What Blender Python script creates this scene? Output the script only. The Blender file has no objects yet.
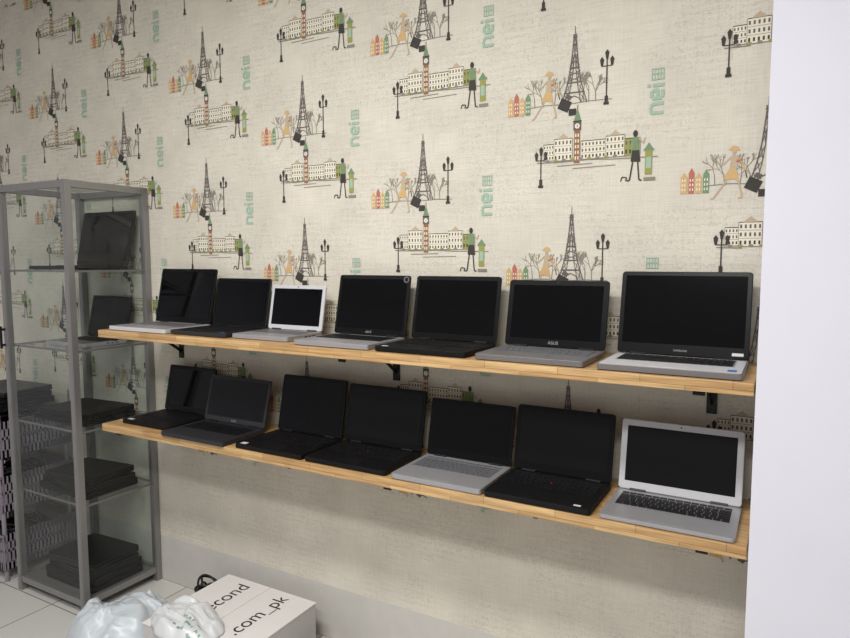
import bpy, bmesh, math, random
from mathutils import Vector, noise, Matrix, Euler
random.seed(7)
S=bpy.context.scene
S.view_settings.view_transform='Standard'
COL=S.collection
FZ=-0.05   # floor level in working coordinates (everything is lifted by 0.05 at the end)

# ------------------------------------------------------------------ materials
def lin(c):
    o=[]
    for v in c:
        v=v/255.0
        o.append(v/12.92 if v<=0.04045 else ((v+0.055)/1.055)**2.4)
    return (o[0],o[1],o[2],1)
def mat(name,col,rough=0.5,metal=0.0,var=0.06,scale=40,bump=0.0,spec=0.5,stretch=None):
    m=bpy.data.materials.new(name); m.use_nodes=True
    nt=m.node_tree; N=nt.nodes; L=nt.links
    b=N['Principled BSDF']
    b.inputs['Roughness'].default_value=rough; b.inputs['Metallic'].default_value=metal
    b.inputs['Specular IOR Level'].default_value=spec
    tc=N.new('ShaderNodeTexCoord'); mp=N.new('ShaderNodeMapping')
    L.new(tc.outputs['Object'],mp.inputs['Vector'])
    if stretch: mp.inputs['Scale'].default_value=stretch
    nz=N.new('ShaderNodeTexNoise'); nz.inputs['Scale'].default_value=scale; nz.inputs['Detail'].default_value=4
    L.new(mp.outputs[0],nz.inputs['Vector'])
    mx=N.new('ShaderNodeMix'); mx.data_type='RGBA'
    c=lin(col)
    mx.inputs[6].default_value=tuple(max(0,v*(1-var)) for v in c[:3])+(1,)
    mx.inputs[7].default_value=tuple(min(1,v*(1+var)) for v in c[:3])+(1,)
    L.new(nz.outputs['Fac'],mx.inputs[0]); L.new(mx.outputs[2],b.inputs['Base Color'])
    if bump>0:
        bp=N.new('ShaderNodeBump'); bp.inputs['Strength'].default_value=bump; bp.inputs['Distance'].default_value=0.002
        L.new(nz.outputs['Fac'],bp.inputs['Height']); L.new(bp.outputs[0],b.inputs['Normal'])
    return m

M={}
M['black']=mat('black_plastic',(13,13,15),0.5,spec=.25)
M['bezel']=mat('black_bezel',(8,8,10),0.3,spec=.22)
M['black2']=mat('matte_black',(11,11,13),0.6,spec=.28)
M['dgrey']=mat('dark_grey_plastic',(42,42,46),0.45,spec=.35)
M['key']=mat('key_black',(16,16,18),0.5,spec=.35)
M['keygrey']=mat('key_grey',(96,97,102),0.5)
M['silver']=mat('silver_metal',(162,161,165),0.38,0.35)
M['silverlt']=mat('silver_light',(200,200,203),0.42,0.1)
M['silverdk']=mat('silver_dark',(124,121,121),0.4,0.4)
M['display']=mat('display_glass',(3,3,5),0.08,0,spec=0.25)
M['display2']=mat('display_matte',(9,9,12),0.28,0,spec=0.28)
M['alu']=mat('cabinet_aluminium',(146,144,143),0.38,0.6,stretch=(1,1,.05))
M['steel']=mat('bracket_black',(18,18,18),0.4,0.3)
M['logo']=mat('logo_print',(150,150,152),0.5)
M['white']=mat('print_white',(205,205,205),0.5)
M['pillar']=mat('pillar_paint',(213,212,222),0.75,scale=6,var=.03,bump=.05)
M['ceil']=mat('ceiling_paint',(235,233,228),0.9)
M['cardboard']=mat('white_cardboard',(218,216,214),0.7,scale=20,var=.03)
M['boxside']=mat('grey_cardboard',(192,189,187),0.7,scale=20,var=.03)
M['ink']=mat('black_ink',(25,25,28),0.6)
M['bag']=mat('plastic_bag_white',(206,209,211),0.35,scale=14,var=.05,bump=.1)
M['bag2']=mat('plastic_bag_blue_white',(193,201,207),0.35,scale=14,var=.06,bump=.1)
M['baggreen']=mat('bag_print_green',(120,152,146),0.4)
M['basket']=mat('basket_plastic',(138,130,139),0.5)
M['cable']=mat('cable_black',(18,18,20),0.5)
M['red']=mat('red_plastic',(150,25,25),0.4)
M['stick']=mat('sticker_blue',(60,110,170),0.4)
M['lamp']=mat('lamp_housing',(235,235,235),0.4)

def glassmat():
    m=bpy.data.materials.new('clear_glass'); m.use_nodes=True; nt=m.node_tree; N=nt.nodes; L=nt.links
    N.clear(); o=N.new('ShaderNodeOutputMaterial'); t=N.new('ShaderNodeBsdfTransparent'); g=N.new('ShaderNodeBsdfGlossy')
    g.inputs['Roughness'].default_value=0.02; t.inputs['Color'].default_value=(.91,.935,.925,1)
    ge=N.new('ShaderNodeNewGeometry'); ior=N.new('ShaderNodeMapRange'); ior.inputs[3].default_value=1.4; ior.inputs[4].default_value=1/1.4
    L.new(ge.outputs['Backfacing'],ior.inputs[0])
    f=N.new('ShaderNodeFresnel'); L.new(ior.outputs[0],f.inputs['IOR'])
    tc=N.new('ShaderNodeTexCoord'); nz=N.new('ShaderNodeTexNoise'); nz.inputs['Scale'].default_value=3
    L.new(tc.outputs['Object'],nz.inputs['Vector'])
    mx=N.new('ShaderNodeMixShader'); L.new(f.outputs[0],mx.inputs[0]); L.new(t.outputs[0],mx.inputs[1]); L.new(g.outputs[0],mx.inputs[2])
    d=N.new('ShaderNodeBsdfDiffuse'); d.inputs['Color'].default_value=(.6,.62,.6,1)
    ma=N.new('ShaderNodeMath'); ma.operation='MULTIPLY'; ma.inputs[1].default_value=0.03; L.new(nz.outputs['Fac'],ma.inputs[0])
    m2=N.new('ShaderNodeMixShader'); L.new(ma.outputs[0],m2.inputs[0]); L.new(mx.outputs[0],m2.inputs[1]); L.new(d.outputs[0],m2.inputs[2])
    L.new(m2.outputs[0],o.inputs['Surface']); return m
M['glass']=glassmat()

def wallpaper_mat():
    m=bpy.data.materials.new('wallpaper_linen'); m.use_nodes=True; nt=m.node_tree; N=nt.nodes; L=nt.links
    b=N['Principled BSDF']; b.inputs['Roughness'].default_value=0.7; b.inputs['Specular IOR Level'].default_value=.25
    tc=N.new('ShaderNodeTexCoord')
    def nz(scale,st,det=4):
        mp=N.new('ShaderNodeMapping'); mp.inputs['Scale'].default_value=st; L.new(tc.outputs['Object'],mp.inputs['Vector'])
        n=N.new('ShaderNodeTexNoise'); n.inputs['Scale'].default_value=scale; n.inputs['Detail'].default_value=det; L.new(mp.outputs[0],n.inputs['Vector']); return n
    def ramp(n,a,b_,c0,c1):
        r=N.new('ShaderNodeValToRGB'); r.color_ramp.elements[0].position=a; r.color_ramp.elements[1].position=b_
        r.color_ramp.elements[0].color=(c0,)*3+(1,); r.color_ramp.elements[1].color=(c1,)*3+(1,)
        L.new(n,r.inputs[0]); return r
    h=ramp(nz(10,(1.2,1,28)).outputs['Fac'],.35,.65,.92,1.03)
    v=ramp(nz(10,(28,1,1.2)).outputs['Fac'],.35,.65,.94,1.02)
    big=ramp(nz(5,(1,1,1),6).outputs['Fac'],.3,.7,.90,1.04)
    def mul(a,c):
        x=N.new('ShaderNodeMix'); x.data_type='RGBA'; x.blend_type='MULTIPLY'; x.inputs[0].default_value=1
        L.new(a,x.inputs[6]); L.new(c,x.inputs[7]); return x.outputs[2]
    base=N.new('ShaderNodeRGB'); base.outputs[0].default_value=lin((219,213,199))
    wv=N.new('ShaderNodeTexWave'); wv.wave_type='BANDS'; wv.bands_direction='Z'; wv.inputs['Scale'].default_value=14; wv.inputs['Distortion'].default_value=9; wv.inputs['Detail'].default_value=4; wv.inputs['Detail Scale'].default_value=5
    L.new(tc.outputs['Object'],wv.inputs['Vector'])
    wr=ramp(wv.outputs['Fac'],.0,.14,.84,1.0)
    msk=ramp(nz(3.1,(1,1,1.6),2).outputs['Fac'],.44,.52,0,1)
    wm=N.new('ShaderNodeMix'); wm.data_type='RGBA'; L.new(msk.outputs[0],wm.inputs[0]); wm.inputs[6].default_value=(1,1,1,1); L.new(wr.outputs[0],wm.inputs[7])
    c=mul(mul(mul(mul(base.outputs[0],h.outputs[0]),v.outputs[0]),big.outputs[0]),wm.outputs[2])
    L.new(c,b.inputs['Base Color'])
    return m
M['wallpaper']=wallpaper_mat()
M['plaster']=mat('lower_plaster',(198,195,189),0.8,scale=18,var=.08,bump=.1)

def woodmat():
    m=bpy.data.materials.new('rubberwood_board'); m.use_nodes=True; nt=m.node_tree; N=nt.nodes; L=nt.links
    b=N['Principled BSDF']; b.inputs['Roughness'].default_value=0.42
    tc=N.new('ShaderNodeTexCoord')
    sx=N.new('ShaderNodeSeparateXYZ'); L.new(tc.outputs['Object'],sx.inputs[0])
    ad=N.new('ShaderNodeMath'); L.new(sx.outputs['Y'],ad.inputs[0]); L.new(sx.outputs['Z'],ad.inputs[1])
    cb=N.new('ShaderNodeCombineXYZ'); L.new(sx.outputs['X'],cb.inputs['X']); L.new(ad.outputs[0],cb.inputs['Y'])
    br=N.new('ShaderNodeTexBrick'); L.new(cb.outputs[0],br.inputs['Vector'])
    br.inputs['Scale'].default_value=1; br.inputs['Brick Width'].default_value=.21; br.inputs['Row Height'].default_value=.042; br.inputs['Mortar Size'].default_value=.0008
    br.inputs['Color1'].default_value=lin((212,178,128)); br.inputs['Color2'].default_value=lin((188,150,102)); br.inputs['Mortar'].default_value=lin((150,112,72))
    mp=N.new('ShaderNodeMapping'); mp.inputs['Scale'].default_value=(3,60,60); L.new(tc.outputs['Object'],mp.inputs['Vector'])
    nz=N.new('ShaderNodeTexNoise'); nz.inputs['Scale'].default_value=3; nz.inputs['Detail'].default_value=6; L.new(mp.outputs[0],nz.inputs['Vector'])
    r=N.new('ShaderNodeValToRGB'); r.color_ramp.elements[0].position=.3; r.color_ramp.elements[1].position=.7; r.color_ramp.elements[0].color=(.64,.60,.54,1); r.color_ramp.elements[1].color=(1.05,1.05,1.05,1)
    L.new(nz.outputs['Fac'],r.inputs[0])
    x=N.new('ShaderNodeMix'); x.data_type='RGBA'; x.blend_type='MULTIPLY'; x.inputs[0].default_value=1
    L.new(br.outputs['Color'],x.inputs[6]); L.new(r.outputs[0],x.inputs[7]); L.new(x.outputs[2],b.inputs['Base Color'])
    return m
M['wood']=woodmat()
def tilemat():
    m=bpy.data.materials.new('floor_tile'); m.use_nodes=True; nt=m.node_tree; N=nt.nodes; L=nt.links
    b=N['Principled BSDF']; b.inputs['Roughness'].default_value=0.22
    tc=N.new('ShaderNodeTexCoord'); br=N.new('ShaderNodeTexBrick'); L.new(tc.outputs['Object'],br.inputs['Vector'])
    br.offset=0; br.inputs['Scale'].default_value=1; br.inputs['Brick Width'].default_value=.4; br.inputs['Row Height'].default_value=.4; br.inputs['Mortar Size'].default_value=.003
    br.inputs['Color1'].default_value=lin((205,204,200)); br.inputs['Color2'].default_value=lin((196,195,190)); br.inputs['Mortar'].default_value=lin((130,126,120))
    L.new(br.outputs['Color'],b.inputs['Base Color']); return m
M['tile']=tilemat()

INK=[('ink_charcoal',(66,62,58)),('ink_grey',(140,133,120)),('ink_tower',(104,97,94)),('ink_brick',(150,104,72)),
     ('ink_cream',(228,222,204)),('ink_olive',(152,152,84)),('ink_teal',(158,186,166)),('ink_red',(184,112,92)),
     ('ink_orange',(204,170,120)),('ink_bluegrey',(132,142,150)),('ink_tan',(188,170,144)),('ink_green',(118,144,112))]
INKM=[mat(n,c,0.7,0,var=.08,scale=200,spec=.25) for n,c in INK]

# ------------------------------------------------------------------ mesh helpers
class MB:
    def __init__(s): s.v=[]; s.f=[]; s.m=[]
    def poly(s,pts,mi=0):
        b=len(s.v); s.v+= [tuple(p) for p in pts]; s.f.append(list(range(b,b+len(pts)))); s.m.append(mi)
    def box(s,x0,x1,y0,y1,z0,z1,mi=0):
        b=len(s.v)
        s.v+=[(x0,y0,z0),(x1,y0,z0),(x1,y1,z0),(x0,y1,z0),(x0,y0,z1),(x1,y0,z1),(x1,y1,z1),(x0,y1,z1)]
        for f in [(0,3,2,1),(4,5,6,7),(0,1,5,4),(1,2,6,5),(2,3,7,6),(3,0,4,7)]:
            s.f.append([b+i for i in f]); s.m.append(mi)
    def prism(s,outline,axis,a0,a1,mi=0):
        def P(p,a):
            return {'z':(p[0],p[1],a),'y':(p[0],a,p[1]),'x':(a,p[0],p[1])}[axis]
        n=len(outline); b=len(s.v)
        s.v+=[P(p,a0) for p in outline]+[P(p,a1) for p in outline]
        s.f.append([b+i for i in reversed(range(n))]); s.m.append(mi)
        s.f.append([b+n+i for i in range(n)]); s.m.append(mi)
        for i in range(n):
            j=(i+1)%n; s.f.append([b+i,b+j,b+n+j,b+n+i]); s.m.append(mi)
    def cyl(s,p0,p1,rad,n=12,mi=0):
        p0=Vector(p0); p1=Vector(p1); d=(p1-p0).normalized(); a=d.orthogonal().normalized(); c=d.cross(a)
        b=len(s.v)
        for p in (p0,p1):
            for i in range(n):
                t=2*math.pi*i/n; s.v.append(tuple(p+a*math.cos(t)*rad+c*math.sin(t)*rad))
        s.f.append([b+i for i in reversed(range(n))]); s.m.append(mi)
        s.f.append([b+n+i for i in range(n)]); s.m.append(mi)
        for i in range(n):
            j=(i+1)%n; s.f.append([b+i,b+j,b+n+j,b+n+i]); s.m.append(mi)
    def mesh(s,name,mats):
        me=bpy.data.meshes.new(name); me.from_pydata(s.v,[],s.f)
        for mt in mats: me.materials.append(mt)
        me.polygons.foreach_set('material_index',s.m)
        me.update(); return me
def obj(name,me,parent=None,loc=(0,0,0),rot=(0,0,0),bevel=0,fixn=True,seg=2):
    if fixn and me is not None:
        bm=bmesh.new(); bm.from_mesh(me); bmesh.ops.recalc_face_normals(bm,faces=bm.faces); bm.to_mesh(me); bm.free()
    o=bpy.data.objects.new(name,me); COL.objects.link(o); o.location=loc; o.rotation_euler=rot
    if parent: o.parent=parent
    if bevel:
        b=o.modifiers.new('bevel','BEVEL'); b.width=bevel; b.segments=seg; b.limit_method='ANGLE'
    return o
def thing(o,label,cat,group=None,kind=None):
    o['label']=label; o['category']=cat
    if group: o['group']=group
    if kind: o['kind']=kind
    return o
def struct(o): o['kind']='structure'; return o
def rrect(x0,x1,y0,y1,r,n=5):
    p=[]
    for cx,cy,a in ((x1-r,y1-r,0),(x0+r,y1-r,90),(x0+r,y0+r,180),(x1-r,y0+r,270)):
        for i in range(n+1):
            t=math.radians(a+90*i/n); p.append((cx+r*math.cos(t),cy+r*math.sin(t)))
    return p
def text_mesh(body,size,extr=0.0):
    c=bpy.data.curves.new('t','FONT'); c.body=body; c.size=size; c.align_x='CENTER'; c.extrude=extr
    o=bpy.data.objects.new('t',c); COL.objects.link(o); bpy.context.view_layer.update()
    me=bpy.data.meshes.new_from_object(o.evaluated_get(bpy.context.evaluated_depsgraph_get()))
    bpy.data.objects.remove(o); me.materials.clear(); return me

# ------------------------------------------------------------------ room
CE=2.85
b=MB(); b.box(-5.2,2.4,-4.6,0.1,FZ-.1,FZ); struct(obj('floor',b.mesh('floor',[M['tile']])))
b=MB(); b.box(-5.2,2.4,-4.6,0.1,CE,CE+.1); struct(obj('ceiling',b.mesh('ceiling',[M['ceil']])))
b=MB(); b.box(-5.3,-5.2,-4.6,0.1,FZ,CE); struct(obj('wall_left',b.mesh('wall_left',[M['pillar']])))
b=MB(); b.box(-.056,2.4,-.40,0,FZ,CE); struct(obj('wall_right',b.mesh('wall_right',[M['pillar']])))
w=MB()
WL=.17
w.box(-5.2,2.4,0,.1,WL,CE,0)
w.box(-5.2,2.4,0,.1,FZ,WL,1)
YP=-.0008
class Pr:
    def __init__(s,ox,oz): s.ox=ox; s.oz=oz; s.k=0
    def p(s,pts,c):
        P=[(s.ox+x,YP-s.k*2e-6,s.oz+z) for x,z in pts]; s.k+=1
        if max(q[0] for q in P)>-.058 or min(q[2] for q in P)<.60 or max(q[2] for q in P)>CE-.01: return
        a=0
        for i in range(len(P)):
            q,t=P[i],P[(i+1)%len(P)]; a+=q[0]*t[2]-t[0]*q[2]
        if a<0: P=P[::-1]
        w.poly(P,2+c)
    def r(s,x0,x1,z0,z1,c): s.p([(x0,z0),(x1,z0),(x1,z1),(x0,z1)],c)
    def l(s,x0,z0,x1,z1,wd,c):
        d=math.hypot(x1-x0,z1-z0) or 1e-6; nx=-(z1-z0)/d*wd/2; nz=(x1-x0)/d*wd/2
        s.p([(x0+nx,z0+nz),(x0-nx,z0-nz),(x1-nx,z1-nz),(x1+nx,z1+nz)],c)
    def pl(s,pts,wd,c):
        for a,b_ in zip(pts[:-1],pts[1:]): s.l(a[0],a[1],b_[0],b_[1],wd,c)
    def disc(s,x,z,rx,rz,c,n=10): s.p([(x+rx*math.cos(2*math.pi*i/n),z+rz*math.sin(2*math.pi*i/n)) for i in range(n)],c)
def lamp(p,x,z,h):
    p.l(x,z,x,z+h*.8,.0036,0); p.r(x-.008,x+.008,z,z+.008,0); p.r(x-.005,x+.005,z+.008,z+.026,0)
    p.l(x-.015,z+h*.68,x+.015,z+h*.68,.0025,0)
    for dx,hh in ((-.015,.68),(.015,.68),(0,.8)):
        p.p([(x+dx-.003,z+h*hh),(x+dx+.003,z+h*hh),(x+dx+.006,z+h*hh+.018),(x+dx-.006,z+h*hh+.018)],0)
        p.p([(x+dx-.007,z+h*hh+.018),(x+dx+.007,z+h*hh+.018),(x+dx,z+h*hh+.028)],0)
def tree(p,x,z,ang,ln,wd,rnd,depth):
    x1=x+ln*math.sin(ang); z1=z+ln*math.cos(ang); p.l(x,z,x1,z1,wd,1)
    if depth>0:
        for k in range(2+ (rnd.random()<.4)):
            tree(p,x1,z1,ang+rnd.uniform(-.6,.6),ln*rnd.uniform(.6,.85),max(.0012,wd*.65),rnd,depth-1)
def motif(ox,oz,seed):
    rnd=random.Random(3)
    p=Pr(ox,oz)
    for x in (-.125,-.100,-.062,-.035,.030,.045,.066): tree(p,x,0,rnd.uniform(-.15,.15),.028,.0026,rnd,4)
    p.pl([(-.14,0),(-.09,.003),(-.02,-.001),(.05,.002),(.115,0)],.0022,1)
    prof=[(0,.040,.022),(.03,.030,.015),(.06,.0215,.009),(.10,.0135,.004),(.15,.0075,.0),(.195,.0035,0),(.205,.0045,0)]
    for (z0,o0,i0),(z1,o1,i1) in zip(prof[:-1],prof[1:]):
        for s in (-1,1):
            p.l(s*o0,z0,s*o1,z1,.003,2)
            if i0>0: p.l(s*i0,z0,s*max(i1,.001),z1,.002,2)
            p.l(s*o0,z0,s*i1,z1,.0016,2); p.l(s*i0,z0,s*o1,z1,.0016,2)
    for z,o in ((.032,.032),(.062,.024),(.105,.016),(.195,.007)): p.r(-o,o,z-.002,z+.002,2)
    for i in range(7):
        z0=.065+i*.017; o=.021-.0026*i; p.l(-o,z0,o,z0+.014,.0014,2); p.l(o,z0,-o,z0+.014,.0014,2)
    p.pl([(-.022,0),(-.016,.014),(0,.022),(.016,.014),(.022,0)],.0026,2)
    p.l(0,.2,0,.228,.002,2)
    lamp(p,.098,-.015,.165)
    p.pl([(-.086,.03),(-.103,.0),(-.128,-.036)],.0045,10); p.pl([(-.078,.03),(-.064,.002),(-.055,-.036)],.0045,10)
    p.l(-.128,-.036,-.136,-.037,.004,8); p.l(-.055,-.036,-.064,-.038,.004,8)
    p.p([(-.104,.016),(-.066,.012),(-.072,.045),(-.088,.048)],8)
    p.p([(-.090,.044),(-.071,.043),(-.069,.078),(-.084,.082)],10)
    p.pl([(-.086,.075),(-.106,.055),(-.122,.062)],.0035,10); p.pl([(-.070,.075),(-.055,.050),(-.046,.030)],.0035,8)
    p.disc(-.079,.090,.006,.008,10); p.p([(-.094,.094),(-.064,.091),(-.070,.102),(-.083,.105)],8)
    p.l(-.074,.062,-.058,.066,.004,7)
    p.p([(-.052,-.010),(-.020,-.026),(-.006,.004),(-.038,.020)],0); p.l(-.045,.016,-.050,.036,.0026,0)
    p.p([(-.028,.018),(-.012,.010),(-.007,.022),(-.023,.030)],2)
    p.r(-.016,.008,-.036,-.016,0)
    hx=-.215
    for wd,h,c in ((.018,.044,8),(.015,.056,7),(.017,.042,8),(.016,.050,11)):
        p.r(hx,hx+wd,-.02,-.02+h,c); p.p([(hx-.001,-.02+h),(hx+wd+.001,-.02+h),(hx+wd/2,-.02+h+.016)],c)
        for i in range(3):
            for j in range(2): p.r(hx+.003+j*.007,hx+.006+j*.007,-.012+i*.013,-.005+i*.013,4)
        hx+=wd+.003
    bx=.012; bz=-.20
    p.r(bx-.009,bx+.009,bz+.02,bz+.118,3); p.r(bx-.012,bx+.012,bz+.118,bz+.143,2); p.disc(bx,bz+.131,.008,.008,4)
    p.disc(bx,bz+.131,.0013,.005,0,6); p.r(bx-.013,bx+.013,bz+.143,bz+.147,0)
    p.p([(bx-.011,bz+.147),(bx+.011,bz+.147),(bx+.006,bz+.164),(bx-.006,bz+.164)],11); p.p([(bx-.006,bz+.164),(bx+.006,bz+.164),(bx,bz+.182)],11); p.l(bx,bz+.178,bx,bz+.194,.002,0)
    for i in range(5): p.r(bx-.006,bx-.002,bz+.03+i*.017,bz+.04+i*.017,4); p.r(bx+.002,bx+.006,bz+.03+i*.017,bz+.04+i*.017,4)
    def bld(x0,x1,z0,z1,rows,n,ped=False,c=4):
        p.r(x0,x1,z0,z1,c); p.l(x0,z1,x1,z1,.0024,0); p.l(x0,z0,x1,z0,.002,1); p.l(x0,z0,x0,z1,.0016,1); p.l(x1,z0,x1,z1,.0016,1)
        hh=(z1-z0)/rows
        for rr in range(rows):
            if rr: p.l(x0,z0+rr*hh,x1,z0+rr*hh,.0013,1)
            for i in range(n):
                cx=x0+(i+.5)*(x1-x0)/n; cw=(x1-x0)/n*.22; zz=z0+rr*hh
                p.r(cx-cw,cx+cw,zz+hh*.25,zz+hh*.72,2 if rr else 0)
        if ped: p.p([(x0+.01,z1),(x1-.01,z1),((x0+x1)/2,z1+.016)],10)
    bld(-.095,-.06,bz+.032,bz+.082,3,4); bld(-.06,-.002,bz+.030,bz+.096,3,5,True)
    bld(.024,.10,bz+.030,bz+.084,3,7); bld(.10,.155,bz+.030,bz+.092,3,5,True); bld(.155,.2,bz+.03,bz+.08,2,4,False,5)
    p.pl([(-.115,bz+.028),(-.05,bz+.026),(.05,bz+.028),(.12,bz+.024),(.25,bz+.022)],.0025,1)
    for i in range(9): p.disc(-.08+i*.026,bz+.032,.007,.004,5 if i%2 else 1,7)
    p.l(-.05,bz+.014,.06,bz+.016,.002,1); p.l(.0,bz+.004,.13,bz+.006,.0018,1)
    lamp(p,-.102,bz-.05,.125)
    p.r(.215,.235,bz-.028,bz+.040,5); p.r(.211,.239,bz+.040,bz+.047,11); p.p([(.214,bz+.047),(.236,bz+.047),(.225,bz+.064)],11); p.r(.218,.232,bz-.010,bz+.022,6)
    p.disc(.186,bz+.092,.007,.010,0); p.p([(.178,bz+.042),(.198,bz+.040),(.194,bz+.082),(.180,bz+.083)],11)
    p.p([(.174,bz+.012),(.202,bz+.010),(.198,bz+.044),(.177,bz+.044)],0)
    p.l(.180,bz+.012,.172,bz-.042,.004,0); p.l(.194,bz+.012,.199,bz-.042,.004,0); p.l(.172,bz-.042,.164,bz-.044,.004,0); p.l(.199,bz-.042,.207,bz-.044,.004,0)
    p.pl([(.196,bz+.08),(.209,bz+.062),(.214,bz+.078)],.0032,10); p.l(.179,bz+.076,.166,bz+.045,.003,11)
    p.pl([(.160,bz-.044),(.164,bz-.034),(.150,bz-.032),(.146,bz-.044)],.003,0); p.r(.212,.245,bz-.046,bz-.036,1)
    lx,lz=.262,-.055
    def st(a0,b0,a1,b1,c=6,wd=.009): p.l(lx-b0,lz+a0,lx-b1,lz+a1,wd,c)
    st(0,0,0,.036); st(.0,.034,.016,.036); st(.018,.036,.026,.028); st(.026,.03,.026,0)
    o=.038
    st(o+.004,.018,o+.028,.018); st(o+.028,.018,o+.024,.032); st(o+.024,.034,o+.006,.034); st(o+.003,.032,o+.003,.006); st(o+.005,.004,o+.026,.004)
    o=.078
    st(o,0,o,.032); st(o,.038,o,.046)
    o=.094
    for i in range(5): p.l(lx-.008*i-.002,lz+o,lx-.008*i-.002,lz+o+.03,.0026,6)
    p.l(lx,lz+o,lx-.036,lz+o,.0026,6); p.l(lx,lz+o+.03,lx-.036,lz+o+.03,.0026,6); p.l(lx,lz+o+.016,lx-.036,lz+o+.016,.0026,6)
for k in range(-1,9):
    base=1.95 if k%2==0 else 1.68
    for j in range(-3,3):
        motif(-.60-.53*k,base+.54*j,k*10+j)
wo=bpy.data.objects.new('wall_back',w.mesh('wall_back',[M['wallpaper'],M['plaster']]+INKM)); COL.objects.link(wo); struct(wo)

# ------------------------------------------------------------------ shelves
def shelf(zt,th,label,bx):
    root=obj('wall_shelf',None,loc=(-1.26,-.17,zt-th),fixn=False)
    thing(root,label,'shelf',group='wooden wall shelves')
    b=MB(); b.box(-1.2,1.199,-.18,.168,0,th); obj('board',b.mesh('board',[M['wood']]),root,bevel=.002)
    for x in bx:
        xx=x+1.26; b=MB()
        b.box(xx-.014,xx+.014,-.165,.168,-.005,-.0003); b.box(xx-.014,xx+.014,.1645,.1695,-.125,-.0003)
        b.box(xx-.014,xx+.014,-.165,-.161,-.012,-.0003)
        b.prism([(.1645,-.10),(.1645,-.085),(.05,-.005),(.03,-.005)],'x',xx-.003,xx+.003)
        for z in (-.04,-.10): b.cyl((xx,.1645,z),(xx,.162,z),.004,8)
        obj('bracket',b.mesh('bracket',[M['steel']]),root)
    return root
shelf(1.190,.030,'light wood plank shelf on black brackets under the upper laptop row',(-2.38,-1.24,-.18))
shelf(.800,.030,'light wood plank shelf on black brackets holding the lower laptop row',(-2.38,-1.07,-.16))

# ------------------------------------------------------------------ laptops
def kb_mesh(w,d,km):
    b=MB(); rows=6; rh=d/rows
    b.poly([(-w/2-.003,-d-.002,.0003),(w/2+.003,-d-.002,.0003),(w/2+.003,.002,.0003),(-w/2-.003,.002,.0003)],0)
    for r_ in range(rows):
        y1=-r_*rh; y0=y1-rh*.84
        if r_==0: y0=y1-rh*.6
        if r_<5:
            n=14+(r_%2)
            ws=[1.0]*n
            if r_>0: ws[-1]=1.7; ws[0]=1+.25*r_
        else: ws=[1,1,1,1.1,5.2,1.1,1,1,1,1]
        tot=sum(ws); x=-w/2
        for q in ws:
            kw=q*w/tot; b.box(x+.0008,x+kw-.0012,y0,y1,.0003,.0018,1); x+=kw
    return b.mesh('keyboard',[km[0],km[1]])
def laptop(x0,x1,zs,yh,dep,H,tilt,base,bez,keys,deck,label,group,disp='display',logo=None,margin=(.012,.014,.022),t=.017,yaw=0,logocol='logo',stickers=(),pad=True,point=False,lt=.007,webcam=True,lsize=.0115):
    W=x1-x0
    root=obj('laptop',None,loc=((x0+x1)/2,yh,zs),rot=(0,0,math.radians(yaw)),fixn=False)
    thing(root,label,'laptop',group=group)
    b=MB(); b.prism(rrect(-W/2,W/2,-dep,.0,.010),'z',.002,t)
    for sx in (-1,1):
        for yy in (-dep+.02,-.03): b.cyl((sx*(W/2-.03),yy,0),(sx*(W/2-.03),yy,.0025),.006,10)
    for i in range(3): b.box(W/2-.001,W/2+.0004,-.06-i*.022,-.046-i*.022,t*.4,t*.65,1)
    bo=obj('base',b.mesh('base',[M[base],M['black2']]),root,bevel=.002)
    b=MB(); b.prism(rrect(-W/2+.004,W/2-.004,-dep+.004,-.016,.007),'z',t,t+.0004); obj('palm_rest',b.mesh('palm_rest',[M[deck]]),bo)
    kw=min(W-.035,.285); kd=dep*.45
    ko=obj('keyboard',kb_mesh(kw,kd,(M[keys[0]],M[keys[1]])),bo,loc=(0,-.032,t+.0004))
    if pad:
        b=MB(); b.prism(rrect(-.05,.05,-dep+.012,-dep*.53-.026,.004),'z',t+.0004,t+.0009); obj('touchpad',b.mesh('touchpad',[M[pad if isinstance(pad,str) else (deck if deck not in('black','black2') else 'black2')]]),bo)
    if point:
        b=MB(); b.cyl((0,-.032-kd*.55,t+.001),(0,-.032-kd*.55,t+.0035),.003,10); obj('pointing_stick',b.mesh('pointing_stick',[M['red']]),bo)
    for (sx,sy,sw,sh,c) in stickers:
        b=MB(); b.box(sx*W/2-sw/2,sx*W/2+sw/2,-dep+sy,-dep+sy+sh,t+.0004,t+.0008); obj('sticker',b.mesh('sticker',[M[c]]),bo)
    for sx in (-1,1):
        b=MB(); b.cyl((sx*W*.33-.022,-.006,t+.001),(sx*W*.33+.022,-.006,t+.001),.0055,12); obj('hinge',b.mesh('hinge',[M['black2'] if bez!='silverlt' else M['dgrey']]),root)
    ti=math.radians(tilt)
    b=MB(); b.prism(rrect(-W/2,W/2,0,H,.009),'y',0,lt)
    lid=obj('lid',b.mesh('lid',[M[bez if bez in('silverlt','silver') else base if base=='dgrey' else 'black'],]),root,loc=(0,-.008,t+.002),rot=(-ti,0,0),bevel=.0015)
    b=MB()
    fr=rrect(-W/2+.002,W/2-.002,.002,H-.002,.008)
    b.prism(fr,'y',-.0006,.0); obj('bezel',b.mesh('bezel',[M['bezel' if bez=='black' else bez]]),lid)
    ms,mt,mb=margin
    b=MB(); b.prism(rrect(-W/2+ms,W/2-ms,mb,H-mt,.001,1),'y',-.0012,-.0006); obj('display',b.mesh('display',[M[disp]]),lid)
    if webcam:
        b=MB(); b.cyl((0,-.0006,H-mt/2),(0,-.0014,H-mt/2),.0022,10); obj('webcam',b.mesh('webcam',[M['dgrey']]),lid)
    if logo:
        me=text_mesh(logo,lsize); me.materials.append(M[logocol])
        obj('logo',me,lid,loc=(0,-.0014,mb*.5-.004),rot=(math.pi/2,0,0),fixn=False)
    return root,lid,bo
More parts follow.
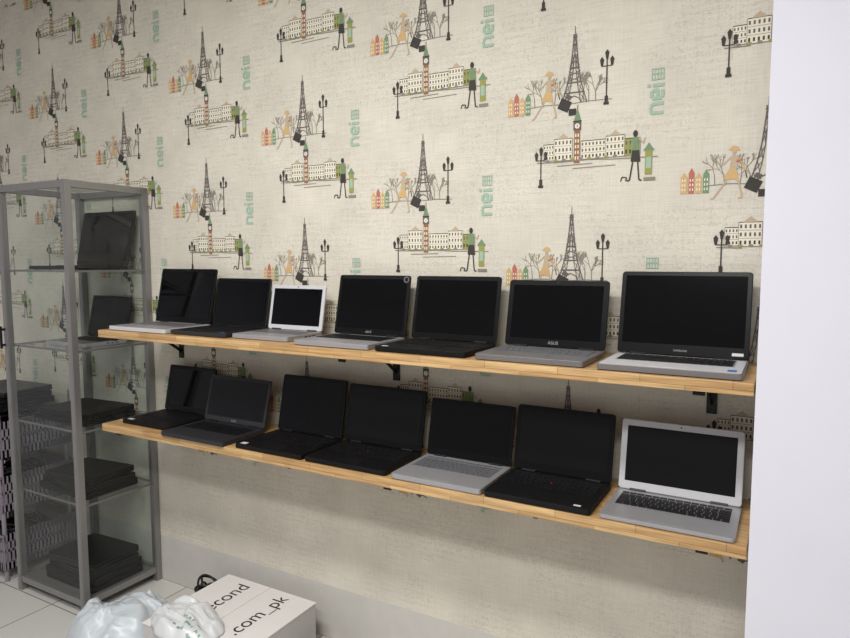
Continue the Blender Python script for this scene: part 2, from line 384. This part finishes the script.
UZ=1.1903; LZ=.8003
GU='open laptops on the upper shelf'; GL='open laptops on the lower shelf'
KB=('black2','key')
laptop(-2.421,-2.085,UZ,-.095,.235,.232,12,'silverlt','black',('silver','silverdk'),'silver','open laptop with black screen and pale silver keyboard deck',GU,pad='silver')
laptop(-2.072,-1.779,UZ,-.095,.22,.195,12,'dgrey','black',KB,'black','small open laptop, black screen and dark grey deck',GU,stickers=[(.8,.01,.02,.015,'stick')])
laptop(-1.766,-1.504,UZ,-.095,.20,.172,11,'silver','silverlt',('silver','silverdk'),'silver','compact open silver laptop with silver screen border',GU,margin=(.014,.014,.018))
r4=laptop(-1.446,-1.145,UZ,-.095,.235,.215,12,'silver','black',('silverdk','key'),'silver','open laptop with black screen, silver deck and round sticker',GU,logo='ASUS')
b=MB(); b.cyl((.135,-.0013,.20),(.135,-.0018,.20),.011,20); b.cyl((.135,-.0017,.20),(.135,-.0021,.20),.008,20,1); obj('sticker',b.mesh('sticker',[M['silverdk'],M['black2']]),r4[1])
laptop(-1.120,-.807,UZ,-.095,.235,.215,12,'black','black',KB,'black','open black laptop with black deck and glossy screen',GU,stickers=[(-.8,.01,.02,.012,'white')])
laptop(-.777,-.463,UZ,-.095,.235,.206,12,'silverdk','black',('silverdk','keygrey'),'silverdk','open laptop with black screen and brushed grey deck',GU,logo='ASUS',margin=(.016,.016,.024),lsize=.014)
r7=laptop(-.428,-.086,UZ,-.095,.24,.236,12,'silverdk','black',('silver','key'),'silverlt','large open laptop with glossy black screen and bright silver palm rest',GU,margin=(.012,.012,.03),logo='SAMSUNG',lsize=.008,stickers=[(.85,.02,.02,.03,'stick')])
b=MB(); b.box(.13,.158,-.0016,-.0012,.008,.016); obj('sticker',b.mesh('sticker',[M['white']]),r7[1])
laptop(-2.395,-2.110,LZ,-.085,.22,.197,12,'black','black',KB,'black','open black laptop at the cabinet end, small label on palm rest',GL,stickers=[(-.75,.012,.03,.015,'white'),(-.3,.012,.02,.012,'red')])
laptop(-2.090,-1.760,LZ,-.135,.225,.187,15,'dgrey','dgrey',('dgrey','key'),'dgrey','open dark grey laptop tilted well back, grey screen border',GL,logo='ASUS',disp='display2')
laptop(-1.718,-1.412,LZ,-.105,.235,.214,12,'black','black',KB,'black','open matte black business laptop with white label',GL,stickers=[(-.8,.01,.025,.02,'white')],point=True)
laptop(-1.399,-1.075,LZ,-.105,.235,.208,12,'black','black',KB,'black','open black business laptop with small red sticker',GL,stickers=[(.1,.012,.015,.012,'red')],point=True,disp='display2')
laptop(-1.052,-.748,LZ,-.105,.24,.190,12,'silver','black',('silver','keygrey'),'silver','open silver laptop with grey keyboard and black screen',GL,margin=(.012,.014,.024))
laptop(-.739,-.433,LZ,-.105,.24,.201,12,'black2','black',KB,'black2','open matte black business laptop with wide black bezel',GL,disp='display2',margin=(.014,.016,.026),point=True,stickers=[(.75,.012,.02,.01,'white')])
laptop(-.411,-.087,LZ,-.110,.232,.200,11,'silver','silverlt',('silver','key'),'silver','open aluminium laptop with black keys and silver screen border',GL,disp='display2',margin=(.017,.018,.024),t=.012,pad='silver',lt=.005)

# ------------------------------------------------------------------ display cabinet
CX0,CX1,CY0,CY1,CZ0,CZ1=-3.07,-2.568,-.395,-.003,FZ,1.80
root=obj('display_cabinet',None,loc=(CX1,CY0,CZ0),fixn=False)
thing(root,'tall aluminium display cabinet with glass sides and glass shelves','display cabinet')
X0,X1,Y0,Y1,ZT=CX0-CX1,0,0,CY1-CY0,CZ1-CZ0
pw=.028
for (x,y) in ((X0,Y0),(X1-pw,Y0),(X0,Y1-pw),(X1-pw,Y1-pw)):
    b=MB(); b.box(x,x+pw,y,y+pw,0,ZT); b.box(x+.006,x+pw-.006,y-.0012,y,.02,ZT-.02)
    obj('post',b.mesh('post',[M['alu']]),root,bevel=.002)
for z in (.04,ZT-.03):
    for bx in ((X0+pw,X1-pw,Y0+.003,Y0+.022),(X0+pw,X1-pw,Y1-.022,Y1-.003),(X0+.003,X0+.022,Y0+pw,Y1-pw),(X1-.022,X1-.003,Y0+pw,Y1-pw)):
        b=MB(); b.box(*bx,z,z+.028); obj('rail',b.mesh('rail',[M['alu']]),root,bevel=.0015)
def sheet(name,pts,parent=root):
    b=MB(); b.poly(pts); return obj(name,b.mesh(name,[M['glass']]),parent,fixn=False)
SH=[1.43,1.095,.75,.43]
for zz in SH:
    z=zz-FZ; sheet('glass_shelf',[(X0+.012,Y0+.03,z),(X1-.012,Y0+.03,z),(X1-.012,Y1-.012,z),(X0+.012,Y1-.012,z)])
    b=MB()
    b.box(X0+.024,X1-.024,Y0+.024,Y0+.029,z-.007,z+.001)
    b.box(X1-.012,X1-.006,Y0+pw,Y1-pw,z-.007,z+.001); b.box(X0+.006,X0+.012,Y0+pw,Y1-pw,z-.007,z+.001)
    b.box(X0+pw,X1-pw,Y1-.011,Y1-.006,z-.007,z+.001)
    obj('shelf_support',b.mesh('shelf_support',[M['silverdk']]),root)
b=MB(); b.box(X0+.022,X1-.022,Y0+.022,Y1-.022,.05,.06); obj('bottom_panel',b.mesh('bottom_panel',[M['silverdk']]),root)
sheet('top_panel',[(X0+.004,Y0+.004,ZT+.0005),(X1-.004,Y0+.004,ZT+.0005),(X1-.004,Y1-.004,ZT+.0005),(X0+.004,Y1-.004,ZT+.0005)])
for xs in (X1-.012,X0+.012): sheet('side_pane',[(xs,Y0+pw,.068),(xs,Y1-pw,.068),(xs,Y1-pw,ZT-.03),(xs,Y0+pw,ZT-.03)])
sheet('back_pane',[(X0+pw,Y1-.004,.068),(X1-pw,Y1-.004,.068),(X1-pw,Y1-.004,ZT-.03),(X0+pw,Y1-.004,ZT-.03)])
dr=sheet('door',[(X0+pw,Y0+.008,.068),(X1-pw,Y0+.008,.068),(X1-pw,Y0+.008,ZT-.03),(X0+pw,Y0+.008,ZT-.03)])
b=MB(); b.box(X0+.004,X0+.016,Y0-.022,Y0-.014,1.13,1.23); b.box(X0+.004,X0+.016,Y0-.016,Y0-.0013,1.14,1.15); b.box(X0+.004,X0+.016,Y0-.016,Y0-.0013,1.21,1.22)
obj('handle',b.mesh('handle',[M['black']]),dr,bevel=.002)

GC='laptops inside the glass cabinet'
laptop(-2.985,-2.610,SH[0]+.0015,-.085,.235,.255,12,'black','black',KB,'black','open black laptop on the top glass shelf of the cabinet',GC)
laptop(-2.925,-2.640,SH[1]+.0015,-.085,.21,.195,12,'silver','black',KB,'silverdk','small open dark laptop with grey base on the cabinet shelf',GC)
def closed(cx,cy,z,W,D,t,mt,label,yaw=0):
    root=obj('closed_laptop',None,loc=(cx,cy,z),rot=(0,0,math.radians(yaw)),fixn=False); thing(root,label,'laptop',group='closed laptops in storage')
    b=MB(); b.prism(rrect(-W/2,W/2,-D/2,D/2,.012),'z',.002,t*.6)
    for sx in (-1,1):
        for sy in (-1,1): b.cyl((sx*(W/2-.03),sy*(D/2-.025),0),(sx*(W/2-.03),sy*(D/2-.025),.003),.007,8)
    obj('base',b.mesh('base',[M['black2'] if mt!='silver' else M['silver']]),root,bevel=.002)
    b=MB(); b.prism(rrect(-W/2,W/2,-D/2,D/2,.012),'z',t*.64,t); obj('lid',b.mesh('lid',[M[mt]]),root,bevel=.002)
    b=MB(); b.cyl((-W*.3,D/2-.002,t*.6),(W*.3,D/2-.002,t*.6),.004,8); obj('hinge',b.mesh('hinge',[M['black2']]),root)
    return root
closed(-2.82,-.19,SH[2]+.0015,.38,.26,.028,'black','closed black laptop lying on the cabinet glass shelf')
closed(-2.80,-.19,SH[2]+.0305,.34,.24,.026,'black2','closed matte black laptop stacked on another laptop',4)
closed(-2.80,-.20,SH[3]+.0015,.36,.26,.030,'black','closed black laptop lying on the lower cabinet shelf')
closed(-2.79,-.20,SH[3]+.0320,.34,.25,.030,'black2','closed matte black laptop on a small stack',-4)
closed(-2.785,-.20,SH[3]+.0625,.31,.23,.026,'black','closed black laptop on top of the stack',6)
for i,(a,mt) in enumerate(((0,'black'),(5,'black2'),(-3,'black'),(3,'black2'))):
    closed(-2.785,-.20,FZ+.0604+i*.0305,.35-.01*i,.26-.006*i,.030,mt,'closed black laptop in the pile at the cabinet bottom',a)

# ------------------------------------------------------------------ basket rack beside cabinet
root=obj('basket_rack',None,loc=(-3.46,-.22,FZ),fixn=False)
thing(root,'greyish plastic rack with three slotted basket tiers beside the cabinet','storage rack')
def basket(z):
    b=MB(); w_,d_,h_=.28,.17,.17
    b.box(-w_,w_,-d_,d_,z,z+.006)
    for z0,z1 in ((z,z+.035),(z+.085,z+.098),(z+h_-.035,z+h_)):
        b.box(-w_,w_,-d_-.004,-d_,z0,z1); b.box(-w_,w_,d_,d_+.004,z0,z1); b.box(-w_-.004,-w_,-d_,d_,z0,z1); b.box(w_,w_+.004,-d_,d_,z0,z1)
    b.box(-w_-.01,w_+.01,-d_-.012,-d_+.0,z+h_-.006,z+h_); b.box(-w_-.01,w_+.01,d_,d_+.012,z+h_-.006,z+h_)
    n=30
    for i in range(n+1):
        x=-w_+2*w_*i/n; b.box(x-.005,x+.005,-d_-.004,-d_,z,z+h_); b.box(x-.005,x+.005,d_,d_+.004,z,z+h_)
    for i in range(19):
        y=-d_+2*d_*i/18; b.box(w_,w_+.004,y-.005,y+.005,z,z+h_); b.box(-w_-.004,-w_,y-.005,y+.005,z,z+h_)
    return b.mesh('basket',[M['basket']])
BZ=[.06,.34,.60]
for z in BZ: obj('basket',basket(z),root)
for sx in (-1,1):
    for sy in (-1,1):
        b=MB(); b.cyl((sx*.27,sy*.16,0),(sx*.27,sy*.16,.80),.010,10); obj('post',b.mesh('post',[M['basket']]),root)
closed(-3.42,-.23,FZ+.8106,.40,.28,.030,'black','closed black laptop on top of the plastic rack',2)
closed(-3.42,-.22,FZ+.8410,.38,.27,.030,'black2','closed matte black laptop on the rack pile',-4)
closed(-3.41,-.22,FZ+.8714,.36,.25,.026,'dgrey','closed dark grey laptop topping the rack pile',3)

def cable(label,cx,cy,z,rx,ry,h,n,seed,rad=.0035,group='tangled cables'):
    rnd=random.Random(seed); c=bpy.data.curves.new('cable','CURVE'); c.dimensions='3D'; c.bevel_depth=rad; c.bevel_resolution=2; c.resolution_u=5
    s=c.splines.new('NURBS'); s.points.add(n-1)
    for i in range(n):
        a=i*.9+rnd.uniform(-.3,.3); q=rnd.uniform(.45,1)
        s.points[i].co=(rx*q*math.cos(a),ry*q*math.sin(a),rad+rnd.random()*h,1)
    s.order_u=4; s.use_endpoint_u=True; c.materials.append(M['cable'])
    o=bpy.data.objects.new('tmp',c); COL.objects.link(o); bpy.context.view_layer.update()
    me=bpy.data.meshes.new_from_object(o.evaluated_get(bpy.context.evaluated_depsgraph_get())); bpy.data.objects.remove(o)
    o=bpy.data.objects.new('cable',me); COL.objects.link(o); o.location=(cx,cy,z); thing(o,label,'cable',group=group); return o
def charger(x,y,z,yaw,label,group):
    root=obj('charger',None,loc=(x,y,z),rot=(0,0,math.radians(yaw)),fixn=False); thing(root,label,'charger',group=group)
    b=MB(); b.prism(rrect(-.055,.055,-.024,.024,.008),'z',0,.03); obj('body',b.mesh('body',[M['black']]),root,bevel=.003)
    b=MB(); b.cyl((.055,0,.015),(.075,0,.015),.005,8); obj('strain_relief',b.mesh('strain_relief',[M['cable']]),root)
for i,z in enumerate(BZ):
    cable('tangled black charger cable in a rack basket',-3.33,-.225,FZ+z+.008,.135,.15,.17,260,i*7,rad=.006,group='charger cables in the rack baskets')
    for j in range(2): charger(-3.64+.10*j,-.30+.10*j,FZ+z+.0065,20*j-10,'black laptop power adapter block among the cables','power adapters in the rack')

# ------------------------------------------------------------------ cardboard box with lettering
root=obj('cardboard_box',None,loc=(-1.80,-.2975,FZ),fixn=False)
thing(root,'white cardboard box with black printed lettering on the floor','box')
BW,BD,BH=.235,.2125,.185
b=MB(); b.box(-BW,BW,-BD,BD,0,BH,0)
obj('body',b.mesh('body',[M['boxside']]),root,bevel=.003)
b=MB(); b.box(-BW-.002,-.001,-BD-.002,BD+.002,BH,BH+.003); obj('flap',b.mesh('flap',[M['cardboard']]),root)
b=MB(); b.box(.001,BW+.002,-BD-.002,BD+.002,BH,BH+.003); obj('flap',b.mesh('flap',[M['cardboard']]),root)
for body,x,y,sz in (('second',-.075,.055,.088),('.com_pk',.128,.035,.084)):
    me=text_mesh(body,sz); me.materials.append(M['ink'])
    obj('lettering',me,root,loc=(x,y,BH+.0036),rot=(0,0,math.pi/2),fixn=False)

# ------------------------------------------------------------------ crumpled plastic bags (folded heaps with a closed underside)
def bag(label,cx,cy,z0,rx,ry,h,seed,mt,stripe=None,rot=0):
    NR,NT=50,150
    fs=[]
    sv=Vector((seed*5.3,seed*2.7,seed))
    def ridge(q,s=2.6):
        v=max(0,1-abs(noise.noise(q))*s); return v*v*(3-2*v)
    def pt(rho,th):
        ux,uy=math.cos(th),math.sin(th)
        R=.88+.14*noise.noise(Vector((ux*1.2,uy*1.2,seed*3.0)))+.05*noise.noise(Vector((ux*3.5,uy*3.5,seed)))
        x=ux*rho*R; y=uy*rho*R
        q=Vector((x*1.3,y*1.7,0))+sv
        qq=q+Vector((noise.noise(q*1.1),noise.noise(q*1.1+Vector((9,9,9))),0))*.6
        dome=(1-rho**4.0)**.55*(.66+.35*noise.noise(q*.7))
        fold=.24*ridge(qq*.9)+.11*ridge(qq*1.9+Vector((3,3,0)),2.2)+.03*ridge(qq*4)
        z=(dome+fold*min(1,(1-rho)*4+.12))*h
        if rho>.999: z=.0
        return (x*rx,y*ry,max(z,0))
    vs=[pt(0,0)]
    for i in range(1,NR+1):
        for j in range(NT): vs.append(pt(i/NR,2*math.pi*j/NT))
    for j in range(NT): fs.append((0,1+j,1+(j+1)%NT))
    for i in range(NR-1):
        a=1+i*NT; c=a+NT
        for j in range(NT):
            k=(j+1)%NT; fs.append((a+j,c+j,c+k,a+k))
    last=1+(NR-1)*NT
    fs.append(tuple(last+j for j in reversed(range(NT))))
    me=bpy.data.meshes.new('plastic_bag'); me.from_pydata(vs,[],fs); me.materials.append(M[mt]); me.materials.append(M['baggreen']); me.update()
    for f in me.polygons:
        f.use_smooth=len(f.vertices)<5
        c=f.center
        if stripe and .0<c.x/rx<.75 and -.7<c.y/ry<.0 and int((c.y/ry+1)*14)%3==0 and noise.noise(Vector((c.x*90,int(c.y/ry*14)*7.1,0)))>.0: f.material_index=1
    o=bpy.data.objects.new('plastic_bag',me); COL.objects.link(o); o.location=(cx,cy,z0); o.rotation_euler=(0,0,rot)
    thing(o,label,'plastic bag',group='crumpled plastic bags on the floor'); return o
bag('crumpled pale bluish plastic bag lying on the tiled floor',-2.285,-.41,FZ,.275,.23,.155,1,'bag2')
bag('crumpled white plastic bag with faint green print on the box',-1.875,-.440,FZ+BH+.0035,.185,.125,.06,4,'bag',True,rot=-.15)
cable('black cable tangle on the floor beside the box',-1.45,-.14,FZ,.085,.10,.06,90,50,rad=.005,group='cables on the floor')
cable('black cable heap on the floor behind the bags',-2.13,-.10,FZ,.075,.07,.15,110,80,rad=.005,group='cables on the floor')

# ------------------------------------------------------------------ lights
def fixture(x,y,rot,power):
    root=obj('ceiling_light',None,loc=(x,y,CE),rot=(0,0,rot),fixn=False); thing(root,'white rectangular ceiling light panel','ceiling light',group='ceiling light panels')
    b=MB(); b.box(-.62,.62,-.17,.17,-.05,0); obj('housing',b.mesh('housing',[M['lamp']]),root,bevel=.004)
    ld=bpy.data.lights.new('light','AREA'); ld.shape='RECTANGLE'; ld.size=1.2; ld.size_y=.3; ld.energy=power; ld.color=(1,.98,.955)
    lo=bpy.data.objects.new('lamp',ld); COL.objects.link(lo); lo.parent=root; lo.location=(0,0,-.056)
fixture(-1.3,-1.7,0,55)
fixture(-.1,-2.7,0,60)
fixture(-3.2,-2.6,0,12)
wd=bpy.data.worlds.new('world'); S.world=wd; wd.use_nodes=True
bg=wd.node_tree.nodes['Background']; bg.inputs[0].default_value=(.97,.975,1,1); bg.inputs[1].default_value=.36

# ------------------------------------------------------------------ camera
cd=bpy.data.cameras.new('camera'); cam=bpy.data.objects.new('camera',cd); COL.objects.link(cam)
cd.sensor_width=36; cd.lens=650/850*36; cd.clip_start=.02; cam.location=(0,-2,1.47)
cam.rotation_euler=(math.pi/2-math.radians(5.1),0,math.radians(29.3)); S.camera=cam
for o in list(COL.objects):
    if o.parent is None: o.location.z+=-FZ
